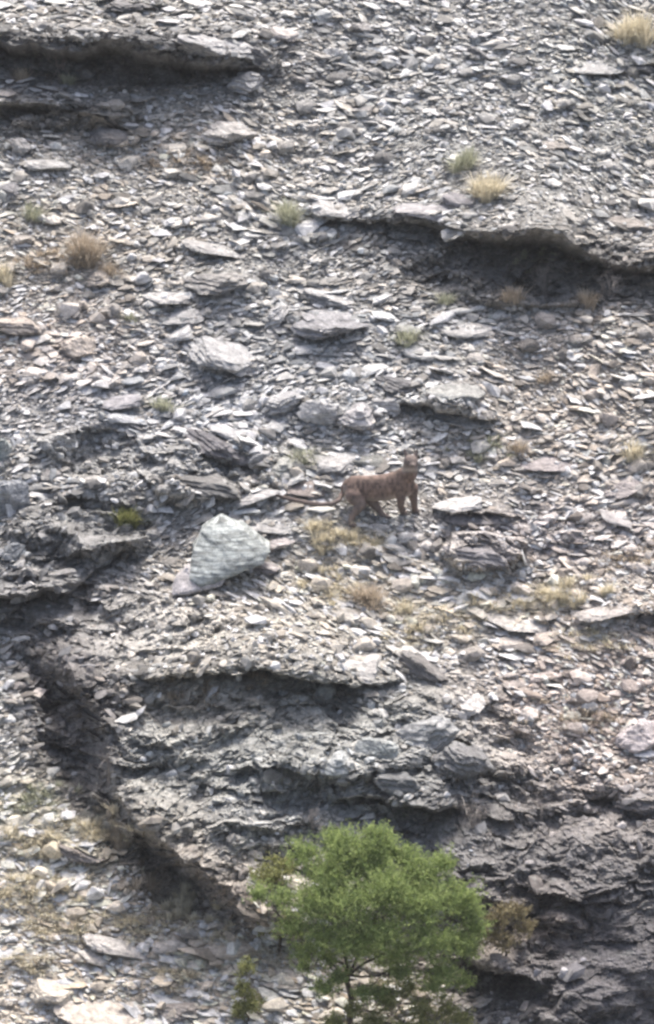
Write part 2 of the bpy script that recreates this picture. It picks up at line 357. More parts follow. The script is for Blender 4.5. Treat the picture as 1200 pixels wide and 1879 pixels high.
def scree(n, size_px, spread, keep, tilt, seed_lift, prot=None, given=None):
    prot = prot or PROT
    gravel = lambda a, b: .35+.65*sm(.40, .56, fbm(a/85, b/45, 131, 4))
    if given:
        P = np.array([g[0] for g in given]); N = np.array([g[1] for g in given]); px, py = project(P); n = len(P)
    else:
        x = rng.uniform(-5.2, 5.2, n); s = rng.uniform(-10, 10, n)
        P, N = sample(x, s); px, py = project(P)
        big = fbm(px/120, py/120, 77, 3); c = cliffness(px, py); fa = faceat(x, s); c = np.maximum(c, fa); bd = bedrock(px, py)*(.95 if prot is None or prot is PROT else .72); c = np.maximum(c, bd); k = (rng.random(n) > np.maximum(fa*.96, bd)) & (rng.random(n) < keep(px, py, c))
        P, N, px, py = P[k], N[k], px[k], py[k]; n = len(P)
    sz = size_px/PPM*np.exp(rng.normal(0, spread, n)); sz = np.clip(sz, .03, .28)
    sz *= .45+1.15*fbm(px/110, py/70, 77, 4)
    sz *= np.where((px > 590) & (px < 800) & (py > 895) & (py < 990), .6, 1)      # finer footing where the animal stands
    Fm = frames(N, n, tilt, .6, (fbm(px/230, py/120, 66, 3)-.5)*1.9+np.where(px < 420, -.12, .08))
    P = P+N*(sz*rng.uniform(-.02, .2, n)+seed_lift)[:, None]
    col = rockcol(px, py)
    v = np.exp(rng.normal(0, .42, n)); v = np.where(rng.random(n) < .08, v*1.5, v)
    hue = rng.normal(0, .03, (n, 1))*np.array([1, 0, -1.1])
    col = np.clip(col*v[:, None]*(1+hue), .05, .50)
    VV, FF, CC = [], [], []; off = 0; pid = rng.integers(0, len(prot), n)
    for i, (pv, pf) in enumerate(prot):
        m = np.where(pid == i)[0]
        if not len(m): continue
        q = np.einsum('nij,vj->nvi', Fm[m]*sz[m][:, None, None], pv)+P[m][:, None, :]
        VV.append(q.reshape(-1, 3)); k0 = len(pv)
        FF.append((pf[None]+(np.arange(len(m))*k0)[:, None, None]).reshape(-1, 3)+off); off += len(m)*k0
        CC.append(np.repeat(col[m], k0, 0))
    return np.concatenate(VV), np.concatenate(FF), np.concatenate(CC)
corner = lambda a, b: 1-.85*sm(.1, .5, ell(a, b, 1140, 1780, 190, 160))
sets = [scree(42000, 12.8, .45, lambda a, b, c: (1-.93*c)*corner(a, b)*(.3+.7*sm(.36, .54, fbm(a/85, b/45, 131, 4))), .22, .0),
        scree(76000, 8, .36, lambda a, b, c: (1-.75*c)*corner(a, b), .32, .004),
        scree(3000, 24, .22, lambda a, b, c: np.where(fbm(a/150, b/150, 91) > .5, 1, .3)*(1-.95*c), .15, .0),
        scree(60000, 9.5, .42, lambda a, b, c: (.20+.78*c)*corner(a, b), .9, -.004, CHUNK),
        scree(9000, 19, .38, lambda a, b, c: (.08+.5*c)*corner(a, b), .6, -.01, CHUNK)]
# ---------------------------------------------------------------- boulders
def ico(sub):
    bm = bmesh.new(); bmesh.ops.create_icosphere(bm, subdivisions=sub, radius=1)
    V = np.array([v.co[:] for v in bm.verts]); Fc = np.array([[v.index for v in f.verts] for f in bm.faces]); bm.free()
    return V, Fc
ICO = {3: ico(3), 4: ico(4), 5: ico(5)}
def n3(p, k):
    return (fbm(p[:, 0]+p[:, 2]*.7+9, p[:, 1]-p[:, 2]*.6+5, k)+fbm(p[:, 2]+3, p[:, 0]-p[:, 1]+7, k+5))/2-.5
def rock_mesh(seed, planes=13, sub=4, rough=.10, strata=.05, name="boulder", chip=.13):
    r = np.random.default_rng(seed); V, Fc = ICO[sub]
    N = r.normal(0, 1, (planes, 3)); N /= np.linalg.norm(N, axis=1, keepdims=True)
    N = np.concatenate([N, [[0, 0, 1], [0, 0, -1]]]); D = np.concatenate([r.uniform(.55, .95, planes), [.8, .8]])
    dots = V@N.T; t = np.where(dots > .05, D/np.maximum(dots, .05), 9)
    R = np.minimum(t.min(1), 1.15)
    P = V*R[:, None]
    P = P*(1+rough*2.2*n3(P*2.2+seed, 3)[:, None]+rough*.9*n3(P*7+seed, 9)[:, None])
    P = P*(1+chip*crag(P[:, 0]*2.6+P[:, 1]*1.3+seed, P[:, 2]*3.4-P[:, 1]*1.1, seed % 50)+chip*.5*crag(P[:, 0]*7+P[:, 1]*4+seed, P[:, 2]*9-P[:, 1]*3, seed % 40+7))[:, None]
    lay = np.sin(P[:, 2]*16+5*n3(P*1.5, 12)*3+seed)
    P[:, :2] *= (1+strata*np.sign(lay)*np.abs(lay)**.5)[:, None]
    me = mesh_np(name, P*.5, Fc, M_ROCK); return me
RM = [rock_mesh(200+i, planes=9+i % 6, sub=5, rough=.13 if i % 2 else .08, strata=.06 if i % 3 else .02) for i in range(14)]
SLABM = [rock_mesh(300+i, planes=7, sub=5, rough=.08, strata=.03, chip=.09) for i in range(8)]
GREY=(.36,.36,.365); PALE=(.40,.395,.395); WHITE=(.50,.50,.495); DARK=(.17,.17,.18); BUFF=(.46,.40,.34); LAV=(.32,.31,.335)
BROWN=(.29,.255,.225); BLUE=(.27,.30,.34); GREEN=(.24,.25,.235); PINK=(.46,.41,.39); CREAM=(.56,.52,.45)
used = []
def boulder(px, py, wpx, hpx, roll, col, label, kind='r', depth=.8, mesh=None, sink=.34, mat=None, yaw=0, group='boulders lying on the slope', name=None, cat=None):
    P, N = at(px, py+hpx*.18)
    lib = RM if kind == 'r' else SLABM
    me = mesh or lib[len(used) % len(lib)]
    o = link(name or ("boulder" if kind == 'r' else "rock_slab"), me)
    wm = wpx/PPM*.96; hm = hpx/PPM*.92
    dm = wm*depth if kind == 'r' else wm*.6
    o.scale = (wm, dm, hm)
    lean = -.35 if kind == 's' else -.15
    o.rotation_euler = (-lean*0+math.radians(18 if kind == 's' else 8), math.radians(roll), yaw)
    c = Vector(P)+Vector(N)*(hm*(.5-sink-(.06 if kind == 's' else 0))*.8)
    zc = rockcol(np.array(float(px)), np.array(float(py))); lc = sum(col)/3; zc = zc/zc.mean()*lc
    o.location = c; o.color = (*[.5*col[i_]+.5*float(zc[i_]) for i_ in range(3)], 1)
    used.append((px, py, wpx, hpx))
    tag(o, label, cat or ("boulder" if kind == 'r' else "rock slab"), group)
    return o
B = boulder
# px, py, width, height, roll (deg, + = right end down), colour, label
LISTB = [
 (380,78,170,60,14,GREY,'r',"long grey boulder capping the right end of the top-left ledge"),
 (462,92,62,40,20,DARK,'r',"dark boulder just off the right tip of the top-left ledge"),
 (455,145,88,52,10,GREY,'r',"grey boulder with bright top and dark underside below the top-left ledge"),
 (418,240,96,52,4,PALE,'r',"pale rounded boulder with dark hollow under it, upper left"),
 (205,248,100,40,12,DARK,'s',"dark slab ending the second ledge on the upper left"),
 (36,268,52,54,0,PALE,'r',"pale upright block at the left edge under the second ledge"),
 (20,345,56,40,0,(.24,.24,.27),'r',"dull violet grey boulder at the left edge, upper part"),
 (90,300,90,24,4,PALE,'s',"pale flat slab under the second ledge on the left"),
 (240,8,90,24,4,DARK,'r',"blackish boulder at the top edge above the top-left ledge"),
 (615,98,46,40,0,WHITE,'r',"small white block in the upper scree, right of the top-left ledge"),
 (850,366,76,24,8,(.26,.25,.28),'s',"dark violet slab on the lip just under the pale twin grass tuft"),
 (790,385,130,24,2,LAV,'s',"lavender grey slab forming the lip of the large right ledge"),
 (620,380,120,20,4,PALE,'s',"pale lavender slab right of the sage grass tuft"),
 (1098,118,110,20,-2,GREY,'s',"grey slab with a black crack below, below the top-right straw tuft"),
 (1182,128,60,36,0,DARK,'r',"dark boulder at the right edge below the straw tuft"),
 (1165,262,56,24,0,GREEN,'r',"greenish dark boulder at the right edge, upper part"),
 (1155,408,100,22,0,BROWN,'s',"brown slab at the right edge above the large right ledge"),
 (1015,268,60,24,0,BROWN,'r',"brown grey stone in the upper right scree"),
 (880,98,50,26,20,DARK,'r',"small blackish stone high in the right scree"),
 (665,50,60,28,0,(.26,.25,.25),'r',"dull grey stone near the top edge, middle"),
 (520,60,76,24,10,PINK,'s',"pinkish slab near the top edge right of the ledge"),
 (400,512,110,42,0,(.28,.27,.26),'r',"dull humped boulder in the middle left scree"),
 (305,545,96,20,-2,PALE,'s',"thin pale slab left of the humped boulder"),
 (395,455,110,20,14,GREY,'s',"thin grey slab above the humped boulder"),
 (180,510,70,36,-10,BUFF,'r',"buff boulder under the tan grass tuft"),
 (40,596,104,40,2,(.36,.32,.28),'r',"smooth brownish boulder at the left edge, middle"),
 (150,634,70,52,18,BUFF,'r',"buff wedge boulder right of the smooth brownish one"),
 (330,610,88,26,-22,WHITE,'s',"white tilted shard with dark underside, left of centre"),
 (420,648,176,46,14,GREY,'s',"long grey slab dipping right below the white tilted shard"),
 (335,578,90,26,-8,GREY,'s',"flat grey slab above the white tilted shard"),
 (505,575,74,40,-28,PALE,'r',"pale wedge leaning on the big smooth slab in the centre"),
 (605,588,132,52,3,(.27,.27,.29),'r',"big smooth grey slab-like boulder with black underside, centre"),
 (600,545,100,30,8,GREY,'r',"grey boulder resting on top of the big smooth one, centre"),
 (745,604,60,22,0,(.27,.28,.25),'r',"oval dark stone beside the small yellow-green tuft"),
 (860,600,110,16,-2,PALE,'s',"thin pale slab right of the small yellow-green tuft"),
 (735,703,84,28,12,DARK,'r',"dark low boulder above the boulder cluster"),
 (525,735,78,42,-14,GREY,'r',"grey wedge at the left of the boulder cluster above the animal"),
 (585,748,64,58,0,PALE,'r',"pale round boulder in the cluster above the animal"),
 (655,760,90,62,6,(.42,.40,.41),'r',"broad pinkish grey boulder in the middle of the cluster above the animal"),
 (712,742,56,50,0,PALE,'r',"pale squarish boulder at the right of the cluster"),
 (830,722,110,34,-8,(.31,.33,.32),'s',"grey slab roofing the dark hollow up-right of the animal"),
 (850,768,120,50,6,(.20,.21,.21),'r',"dark boulder under the grey roof slab, up-right of the animal"),
 (690,868,76,18,4,(.44,.42,.40),'s',"pale thin slab directly behind the animal's back"),
 (680,842,90,20,2,(.20,.21,.19),'s',"dark olive slab behind the animal's shoulder"),
 (610,846,110,26,-4,PALE,'s',"pale slab above the animal's rump"),
 (555,893,90,20,4,(.27,.215,.195),'s',"dull reddish slab behind the animal's tail"),
 (532,882,62,18,-28,WHITE,'s',"white tilted shard up-left of the dull reddish slab"),
 (470,908,90,20,-14,PALE,'s',"pale slab at the foot of the half-buried grey boulder"),
 (480,836,44,44,-52,PALE,'s',"small pale slab standing on edge beside the dark curved slab"),
 (395,812,100,40,26,(.17,.16,.175),'r',"dark violet slab-like boulder left of the standing pale one"),
 (440,832,70,26,8,(.20,.19,.205),'s',"dark violet slab continuing right of the larger violet one"),
 (440,800,110,26,18,GREY,'s',"grey slab just above the dark violet one"),
 (520,860,76,48,-6,(.36,.37,.33),'r',"greenish grey boulder between the standing slab and the animal"),
 (392,886,150,46,8,(.17,.17,.165),'r',"big half-buried dark grey boulder under the violet slab"),
 (215,738,96,26,-12,LAV,'s',"lavender slab left of centre above the half-buried boulder"),
 (238,768,70,20,12,(.40,.42,.44),'s',"bluish white slab just under the lavender one"),
 (22,912,64,108,0,BLUE,'r',"blue grey boulder cut by the left edge, middle"),
 (4,822,42,70,0,(.30,.36,.36),'r',"small blue green boulder at the left edge, above the blue grey one"),
 (24,1010,60,44,-10,(.17,.20,.23),'r',"dark bluish boulder at the left edge under the blue grey one"),
 (505,996,64,24,-6,(.40,.36,.38),'r',"mauve stone at the right tip of the white banded boulder"),
 (482,1040,64,30,0,(.32,.30,.33),'r',"dull mauve stone under the white banded boulder's right end"),
 (500,958,110,20,2,GREY,'s',"grey slab above the white banded boulder"),
 (840,926,96,26,-12,WHITE,'s',"white slab to the right of the animal's forefeet"),
 (880,948,120,26,4,(.19,.18,.19),'s',"dark slab right of the white one by the forefeet"),
 (750,985,44,22,4,WHITE,'r',"small white block below the animal"),
 (695,968,34,26,0,PALE,'r',"small round pale stone under the animal's belly"),
 (778,985,44,18,10,WHITE,'s',"white shard below and right of the animal's forefeet"),
 (885,1018,124,48,6,(.22,.22,.24),'r',"smooth dark grey boulder down-right of the animal"),
 (1148,892,84,32,-8,(.34,.31,.32),'r',"mauve grey boulder near the right edge, level with the animal"),
 (1010,845,110,16,-2,(.33,.30,.32),'s',"thin mauve slab right of the olive grass patch"),
 (945,1138,124,16,4,WHITE,'s',"long thin white slab in the lower right scree"),
 (1120,1116,110,20,-8,PALE,'s',"pale slab pointing left near the right edge, lower middle"),
 (1182,1132,60,40,0,DARK,'r',"dark boulder at the right edge under the pale pointing slab"),
 (742,1195,44,26,0,WHITE,'r',"white block on the lip of the overhang"),
 (775,1222,96,44,22,(.19,.185,.185),'r',"dark ribbed rock at the right end of the overhang"),
 (650,1222,150,26,4,PALE,'s',"pale flat slab roofing the right half of the overhang"),
 (855,1285,84,36,-4,WHITE,'r',"white boulder down-right of the overhang"),
 (780,1345,110,74,-14,(.33,.34,.345),'r',"craggy grey boulder in the lower middle, left of the pink scree"),
 (850,1392,100,70,18,(.20,.205,.21),'r',"dark craggy boulder right of the craggy grey one"),
 (690,1375,70,60,0,(.36,.39,.38),'r',"mottled greenish grey boulder between white-topped and craggy ones"),
 (622,1402,72,58,0,(.40,.43,.43),'r',"pale lichen-white boulder above the green bush"),
 (742,1438,86,58,4,(.15,.16,.165),'r',"smooth dark block straight above the green bush"),
 (1180,1345,90,64,0,(.40,.385,.42),'r',"pale lavender boulder at the right edge, lower part"),
 (1175,1465,70,36,0,(.17,.165,.17),'r',"dark boulder at the right edge under the lavender one"),
 (100,1815,100,34,8,CREAM,'s',"cream slab in the bottom left corner"),
 (205,1856,170,30,8,(.50,.46,.42),'s',"long pinkish cream slab at the bottom edge"),
 (170,1757,56,22,14,WHITE,'s',"white shard in the bottom left scree"),
 (220,1735,110,30,18,(.42,.43,.45),'s',"bluish pale slab right of the white shard, bottom left"),
 (145,1560,96,30,10,(.27,.24,.25),'r',"dark flat boulder among dry grass, lower left"),
 (305,1735,60,22,0,PALE,'s',"pale slab in the bottom scree left of the small shrub"),
 (430,1735,90,26,-4,BUFF,'s',"buff slab left of the bush trunk"),
 (330,1850,70,30,0,(.30,.28,.28),'r',"dull boulder at the bottom edge, left of the bottom shrub"),
 (1040,1782,26,26,0,WHITE,'r',"tiny white stone alone in the dark bottom right corner"),
 (520,1795,80,20,0,PALE,'s',"pale slab beside the bush trunk"),
 (690,1772,60,22,0,PALE,'s',"pale stone seen under the bush crown, right of its trunk"),
 (1000,1240,60,24,-6,PINK,'s',"pink slab in the middle of the pink scree"),
 (640,1130,80,20,6,PALE,'s',"pale slab above the overhang's roof"),
 (560,640,60,20,0,WHITE,'s',"white shard below the big smooth grey boulder"),
 (780,645,80,16,4,WHITE,'s',"thin white slab under the oval dark stone"),
]
for (px, py, ww, hh, ro, col, kd, lab) in LISTB:
    boulder(px, py, ww, hh, ro, col, lab, kd)
# the white banded boulder: its own traced outline, swept back into a solid wedge
def outline_rock(name, pts, depth, col, mat, label, cat, seed, strata_tilt=.35):
    """solid rock whose front face follows an outline; bulges toward the viewer, thick behind"""
    P0, N0 = at(sum(p[0] for p in pts)/len(pts), max(p[1] for p in pts)-8)
    cx = sum(p[0] for p in pts)/len(pts); cy = sum(p[1] for p in pts)/len(pts)
    V, Fc = ICO[5]; ang = np.arctan2(V[:, 2], V[:, 0])
    pa = np.array([math.atan2(-(p[1]-cy), p[0]-cx) for p in pts]); pr = np.array([math.hypot(p[0]-cx, p[1]-cy) for p in pts])
    # radius by direction from a polygon
    def rad(a):
        best = np.full(a.shape, 1e9); q = [(p[0]-cx, -(p[1]-cy)) for p in pts]; dx = np.cos(a); dz = np.sin(a)
        for i in range(len(q)):
            (x1, z1), (x2, z2) = q[i], q[(i+1) % len(q)]
            ex, ez = x2-x1, z2-z1; den = dx*ez-dz*ex; den = np.where(np.abs(den) < 1e-9, 1e-9, den)
            t = (x1*ez-z1*ex)/den; u = (x1*dz-z1*dx)/den
            best = np.where((t > 0) & (u >= -.001) & (u <= 1.001) & (t < best), t, best)
        return best
    R = rad(ang)/PPM; rho = np.sqrt(V[:, 0]**2+V[:, 2]**2)
    rr = np.minimum(1, rho*1.18)**.85
    lat = np.stack([np.cos(ang)*R*rr, np.zeros(len(V)), np.sin(ang)*R*rr], 1)
    y = np.sign(V[:, 1])*np.abs(V[:, 1])**.7*depth
    y = y+lat[:, 2]*.75                                            # leans back with the slope
    P = lat.copy(); P[:, 1] = y
    st = 0 if mat is not M_STRIPE else np.sin((P[:, 2]*math.cos(.3)+P[:, 0]*math.sin(.42))*55+4*n3(P*4+seed, 4))
    P += V*(.004*st+np.zeros(len(V)))[:, None]+V*(.05*n3(P*5+seed, 8)+.022*crag(P[:, 0]*6+P[:, 1]*3+3, P[:, 2]*9+P[:, 0]*3, seed))[:, None]
    me = mesh_np(name, P, Fc, mat)
    o = link(name, me); k = (max(p[1] for p in pts)-cy)/PPM
    o.location = Vector(P0)+Vector((0, -depth*.15, 0))
    # centre it on its picture position at the depth of its foot
    r = ray(cx, cy); t = ((Vector(P0)-Vector(CAM)).length-depth*.35)
    o.location = Vector(Cn+r*t)
    o.color = (*col, 1); used.append((cx, cy, 150, 120)); tag(o, label, cat, 'boulders lying on the slope')
    return o
outline_rock("boulder", [(350,1050),(356,1004),(376,970),(404,957),(442,970),(497,1004),(480,1028),(448,1038),(405,1054),(368,1064)],
    .34, (.31,.335,.325), M_STRIPE, "large pale blue-white banded boulder left of the animal", "boulder", 3)
outline_rock("boulder", [(316,1086),(322,1058),(345,1040),(372,1050),(420,1052),(404,1070),(352,1082)],
    .20, (.42,.40,.40), M_ROCK, "pinkish white rock at the lower left foot of the banded boulder", "boulder", 5)

# ---------------------------------------------------------------- medium stones, each one told apart by where it lies
LAND = [(250,100,"the top-left ledge"),(110,215,"the second left ledge"),(455,145,"the bright-topped boulder"),(415,240,"the pale rounded boulder"),
 (150,450,"the tan grass tuft"),(525,375,"the sage grass tuft"),(890,330,"the pale twin tuft"),(1165,55,"the top-right straw tuft"),
 (980,480,"the large right ledge"),(605,588,"the big smooth boulder"),(420,648,"the long dipping slab"),(640,750,"the boulder cluster"),
 (850,760,"the dark roofed boulder"),(700,900,"the animal"),(360,860,"the half-buried boulder"),(410,1010,"the banded boulder"),
 (22,912,"the blue grey boulder"),(240,945,"the fresh green tuft"),(885,1018,"the smooth dark boulder"),(500,1240,"the overhang"),
 (945,1138,"the long white slab"),(1060,1080,"the straw tufts on the right"),(1180,1345,"the lavender boulder"),(790,1370,"the craggy boulders"),
 (150,1340,"the side wall of the outcrop"),(145,1560,"the dark flat boulder"),(100,1815,"the cream slab"),(670,1650,"the green bush"),
 (40,596,"the smooth brownish boulder"),(740,620,"the yellow-green tuft"),(1140,1720,"the dark bottom right corner")]
def where(px, py, k=0):
    ds = sorted(LAND, key=lambda l: math.hypot(l[0]-px, l[1]-py)); l = ds[k]
    dx, dy = px-l[0], py-l[1]; v = '' if abs(dy) < abs(dx)*.45 else ('above' if dy < 0 else 'below')
    h = '' if abs(dx) < abs(dy)*.45 else ('left' if dx < 0 else 'right')
    if v and h: r = f"{v} and {h} of"
    elif v: r = v
    else: r = f"{h} of" if h else "beside"
    d = math.hypot(dx, dy); q = 'close ' if d < 75 else ('' if d < 150 else 'well ')
    return (q+r+' '+l[2]).replace('of the', 'of the')
CN = [((.30,.30,.31),'grey'),((.52,.52,.51),'pale'),((.17,.17,.18),'dark'),((.45,.39,.33),'buff'),((.40,.34,.33),'mauve'),((.64,.63,.61),'whitish')]
SN = [('flat stone','s',.34),('chunky stone','r',.62),('thin shard','s',.24),('wedge-shaped stone','r',.48)]
rs = random.Random(5); labels = set(o['label'] for o in COL.objects if 'label' in o); cnt = 0; tries = 0
small_r = []
for i in range(16):
    v_, f_ = hull(18+i, .8, 700+i, 1.0); v_ = v_/np.ptp(v_, axis=0); small_r.append(mesh_np("stone", v_, f_, M_ROCK))
while cnt < 190 and tries < 9000:
    tries += 1
    px, py = rs.uniform(8, 1192), rs.uniform(8, 1870)
    if any(abs(px-a) < ww*.5+34 and abs(py-b) < hh*.5+20 for a, b, ww, hh in used): continue
    if 600 < px < 790 and 800 < py < 985: continue
    if 460 < px < 890 and 1500 < py < 1879: continue
    c = float(cliffness(np.array(px), np.array(py)))
    if rs.random() < c*.75: continue
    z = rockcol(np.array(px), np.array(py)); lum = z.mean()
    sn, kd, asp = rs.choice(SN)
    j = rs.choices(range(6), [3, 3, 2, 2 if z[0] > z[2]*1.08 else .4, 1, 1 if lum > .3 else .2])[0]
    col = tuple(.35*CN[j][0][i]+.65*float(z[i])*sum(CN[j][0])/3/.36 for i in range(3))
    wd = rs.uniform(26, 52)
    size = 'small' if wd < 34 else ('medium' if wd < 43 else 'broad')
    _r = ray(px, py); _b = Cn-_r*(Cn@PN)/(_r@PN)
    if faceat(_b[0]+np.array([0, 0, .08]), _b@SD+np.array([0, .12, 0])).max() > .1: continue
    if c > .5 or float(bedrock(np.array(px), np.array(py))) > .4: continue
    lab = f"{size} {CN[j][1]} {sn} {where(px, py)}"
    if lab in labels: lab = f"{lab}, towards {sorted(LAND, key=lambda l: math.hypot(l[0]-px, l[1]-py))[1][2]}"
    if lab in labels or len(lab.split()) > 16: continue
    labels.add(lab)
    boulder(px, py, wd, max(11, wd*asp), rs.gauss(0, 12), col, lab, kd, mesh=small_r[cnt % 16], yaw=rs.uniform(-.6, .6), sink=.2,
            group='single stones lying in the scree', name="stone", cat="stone")
    cnt += 1

# ---------------------------------------------------------------- the scree, with chips banked against the bigger stones
DP = []
for (a, b, ww, hh) in used:
    for _ in range(int(6+ww/6)):
        t = rng.uniform(-.15, math.pi+.15); DP.append(at(a+math.cos(t)*ww*.5*rng.uniform(.8, 1.1), b+math.sin(t)*hh*.5*rng.uniform(.75, 1.15)))
sets.append(scree(0, 12, .4, None, .35, .03, CHUNK, given=DP))
VV, FF, CC = [], [], []; off = 0
for a, b, c in sets: VV.append(a); FF.append(b+off); CC.append(c); off += len(a)
me = mesh_np("loose_scree", np.concatenate(VV), np.concatenate(FF), M_SCREE)
set_col(me, "stone", np.concatenate(CC))
tag(link("loose_scree", me), "loose grey and buff scree shards covering the slope", "scree", kind='stuff')

# ---------------------------------------------------------------- grasses
def tuft(px, py, wpx, hpx, n, mat, label, seed, name="grass_tuft", cat="grass tuft", upright=.5):
    r = np.random.default_rng(seed); P, N = at(px, py)
    V, Fc, T = [], [], []; wide = wpx >= 88
    if wide: cl = [(r.normal(0, wpx*.30), r.normal(0, wpx*.13), r.uniform(.35, 1)) for _ in range(int(wpx/5))]; n = int(n*5)
    else: cl = [(r.normal(0, wpx*.12), r.normal(0, wpx*.07), r.uniform(.75, 1.1)) for _ in range(5)]; n = int(n*1.7)
    Q = [at(px+c[0], py+c[1])[0]-P for c in cl]
    for i in range(n):
        j = r.integers(len(cl)); a = r.uniform(0, 2*math.pi); q = r.random()**.7; w_ = (wpx*.30 if wide else wpx*.8)
        b = Q[j]+np.array([math.cos(a)*q*w_/PPM*.2, math.sin(a)*q*w_/PPM*.2, 0])-N*.015
        ln = hpx/PPM*r.uniform(.35, 1.1)*cl[j][2]*(.7 if wide else 1); out = q*w_/PPM*.62*r.uniform(.3, 1.2)
        d = np.array([math.cos(a), math.sin(a), 0])+r.normal(0, .4, 3)*np.array([1, 1, 0])
        side = np.cross(d, [0, 0, 1.]); side /= max(np.linalg.norm(side), 1e-6)
        wd = r.uniform(.004, .008)*(1.3 if wide else 1); k = len(V); tn = r.random(); bend = r.uniform(.55, .95)
        for t in (0, .4, .75):
            c = b+d*out*t**1.6+np.array([0, 0, ln*(t-.18*t*t)])
            V += [c-side*wd*(1-t*.6), c+side*wd*(1-t*.6)]; T += [tn*.8+.2*t]*2
        V.append(b+d*out*1.2+np.array([0, 0, ln*bend])); T.append(min(1, tn+.2))
        Fc += [(k, k+1, k+3), (k, k+3, k+2), (k+2, k+3, k+5), (k+2, k+5, k+4), (k+4, k+5, k+6)]
    me = mesh_np(name, np.array(V), np.array(Fc), mat); set_fac(me, 'tint', np.array(T))
    o = link(name, me); o.location = Vector(P)
    return tag(o, label, "grass patch" if wide else cat, 'dry grass growing on the slope', kind='stuff' if wide else None)
TU = [
 (155,482,84,74,520,M_BUFF,"large tan grass tuft on the upper left slope"),
 (200,505,60,34,160,M_BUFF,"low brown grass at the right foot of the large tan tuft"),
 (62,405,60,40,160,M_SAGE,"small greyish green tuft up-left of the large tan one"),
 (525,410,66,66,380,M_SAGE,"sage green tuft at the left end of the large right ledge"),
 (852,312,62,50,260,M_SAGE,"duller left tuft of the pale pair in the upper right"),
 (903,362,84,62,460,M_STRAW,"pale yellow right tuft of the pair in the upper right"),
 (1168,82,86,84,560,M_STRAW,"bright straw tuft in the top right corner"),
 (240,965,64,48,260,M_LEAF2,"fresh green tuft left of the banded boulder"),
 (742,630,70,38,200,M_SAGE,"small yellow-green tuft right of the big smooth boulder"),
 (610,1000,90,50,360,M_STRAW,"straw tuft in front of the animal's hind feet"),
 (575,975,60,36,150,M_STRAW,"thin straw tuft left of the animal's hind feet"),
 (890,825,96,40,280,M_SAGE,"olive grass patch under the dark hollow, right of the animal"),
 (950,835,60,34,120,M_BUFF,"buff grass at the right of the olive patch"),
 (1062,1095,100,58,380,M_STRAW,"big straw tuft on the right, lower middle"),
 (1010,1105,70,40,200,M_STRAW,"smaller straw tuft left of the big one on the right"),
 (672,1105,80,44,300,M_BUFF,"brown grass tuft below the animal"),
 (740,1120,60,30,120,M_STRAW,"thin straw grass right of the brown tuft below the animal"),
 (300,752,60,36,160,M_SAGE,"yellowish tuft right of the lavender slab"),
 (10,520,50,50,180,M_STRAW,"straw tuft at the left edge"),
 (226,1552,60,84,300,M_BUFF,"tall brown grass against the foot of the outcrop wall"),
 (180,1520,110,44,420,M_STRAW,"wide straw grass patch below the outcrop wall"),
 (60,1545,120,44,380,M_STRAW,"straw grass patch at the left edge, lower part"),
 (330,1672,96,50,420,M_STRAW,"straw grass at the foot of the wall, left of the bush"),
 (120,1620,90,36,240,M_STRAW,"thin straw grass under the dark flat boulder"),
 (270,1625,70,30,160,M_BUFF,"low buff grass between wall and pale apron"),
 (1160,840,70,44,200,M_STRAW,"straw tuft near the right edge, level with the animal"),
 (560,845,80,30,180,M_SAGE,"olive grass left of the slab above the animal"),
 (1000,700,50,30,120,M_BUFF,"reddish buff grass in the right scree"),
 (240,590,40,26,90,M_SAGE,"tiny grey-green tuft above the lavender slab"),
 (480,1250,60,20,80,M_BUFF,"sparse brown grass inside the overhang"),
 (940,560,60,44,160,M_BUFF,"brown dry grass at the foot of the large right ledge"),
 (1080,565,60,46,160,M_BUFF,"second brown grass at the foot of the right ledge, nearer the edge"),
 (820,560,50,34,110,M_SAGE,"grey grass at the left foot of the large right ledge"),
 (120,150,60,30,120,M_SAGE,"grey-green grass at the foot of the top-left ledge"),
 (40,148,50,34,110,M_BUFF,"dull grass at the left foot of the top-left ledge"),
 (700,1820,60,30,100,M_STRAW,"straw grass under the bush crown"),
 (940,1105,130,34,300,M_STRAW,"thin spread of straw grass above the long white slab"),
 (840,1130,120,30,220,M_STRAW,"faint straw grass left of the long white slab"),
 (1090,1180,120,34,240,M_STRAW,"faint straw grass under the straw tufts on the right"),
 (590,1080,120,34,260,M_STRAW,"faint straw grass right of the banded boulder's foot"),
 (760,1160,110,28,180,M_STRAW,"faint straw grass above the right end of the overhang"),
 (1080,1310,130,30,200,M_BUFF,"faint buff grass left of the lavender boulder"),
 (40,1640,130,32,320,M_STRAW,"pale straw grass at the left edge of the lower apron"),
 (250,1700,120,30,300,M_STRAW,"pale straw grass in the middle of the lower apron"),
 (60,1770,110,28,220,M_STRAW,"thin straw grass above the cream slab"),
 (330,1790,110,28,240,M_STRAW,"thin straw grass in the lower apron left of the small shrub"),
 (110,1690,140,32,300,M_STRAW,"pale straw spread over the bottom left scree"),
 (400,1715,100,34,260,M_STRAW,"pale straw grass left of the bush, on the lower apron"),
 (60,1480,120,30,240,M_SAGE,"yellowish grass at the left edge under the outcrop wall"),
 (350,1275,110,26,160,M_BUFF,"brown grass below the left part of the overhang"),
 (350,290,120,30,220,M_BUFF,"buff grass under the pale rounded boulder, upper left"),
 (90,485,110,36,240,M_BUFF,"buff grass around the large tan tuft"),
 (1010,470,100,24,120,M_SAGE,"thin green-grey grass on the lip of the large right ledge"),
 (1150,1020,110,28,160,M_BUFF,"faint buff grass at the right edge above the straw tufts"),
 (660,985,110,30,200,M_STRAW,"straw grass under the animal's belly"),
]
for i, t in enumerate(TU): tuft(*t, 900+i)

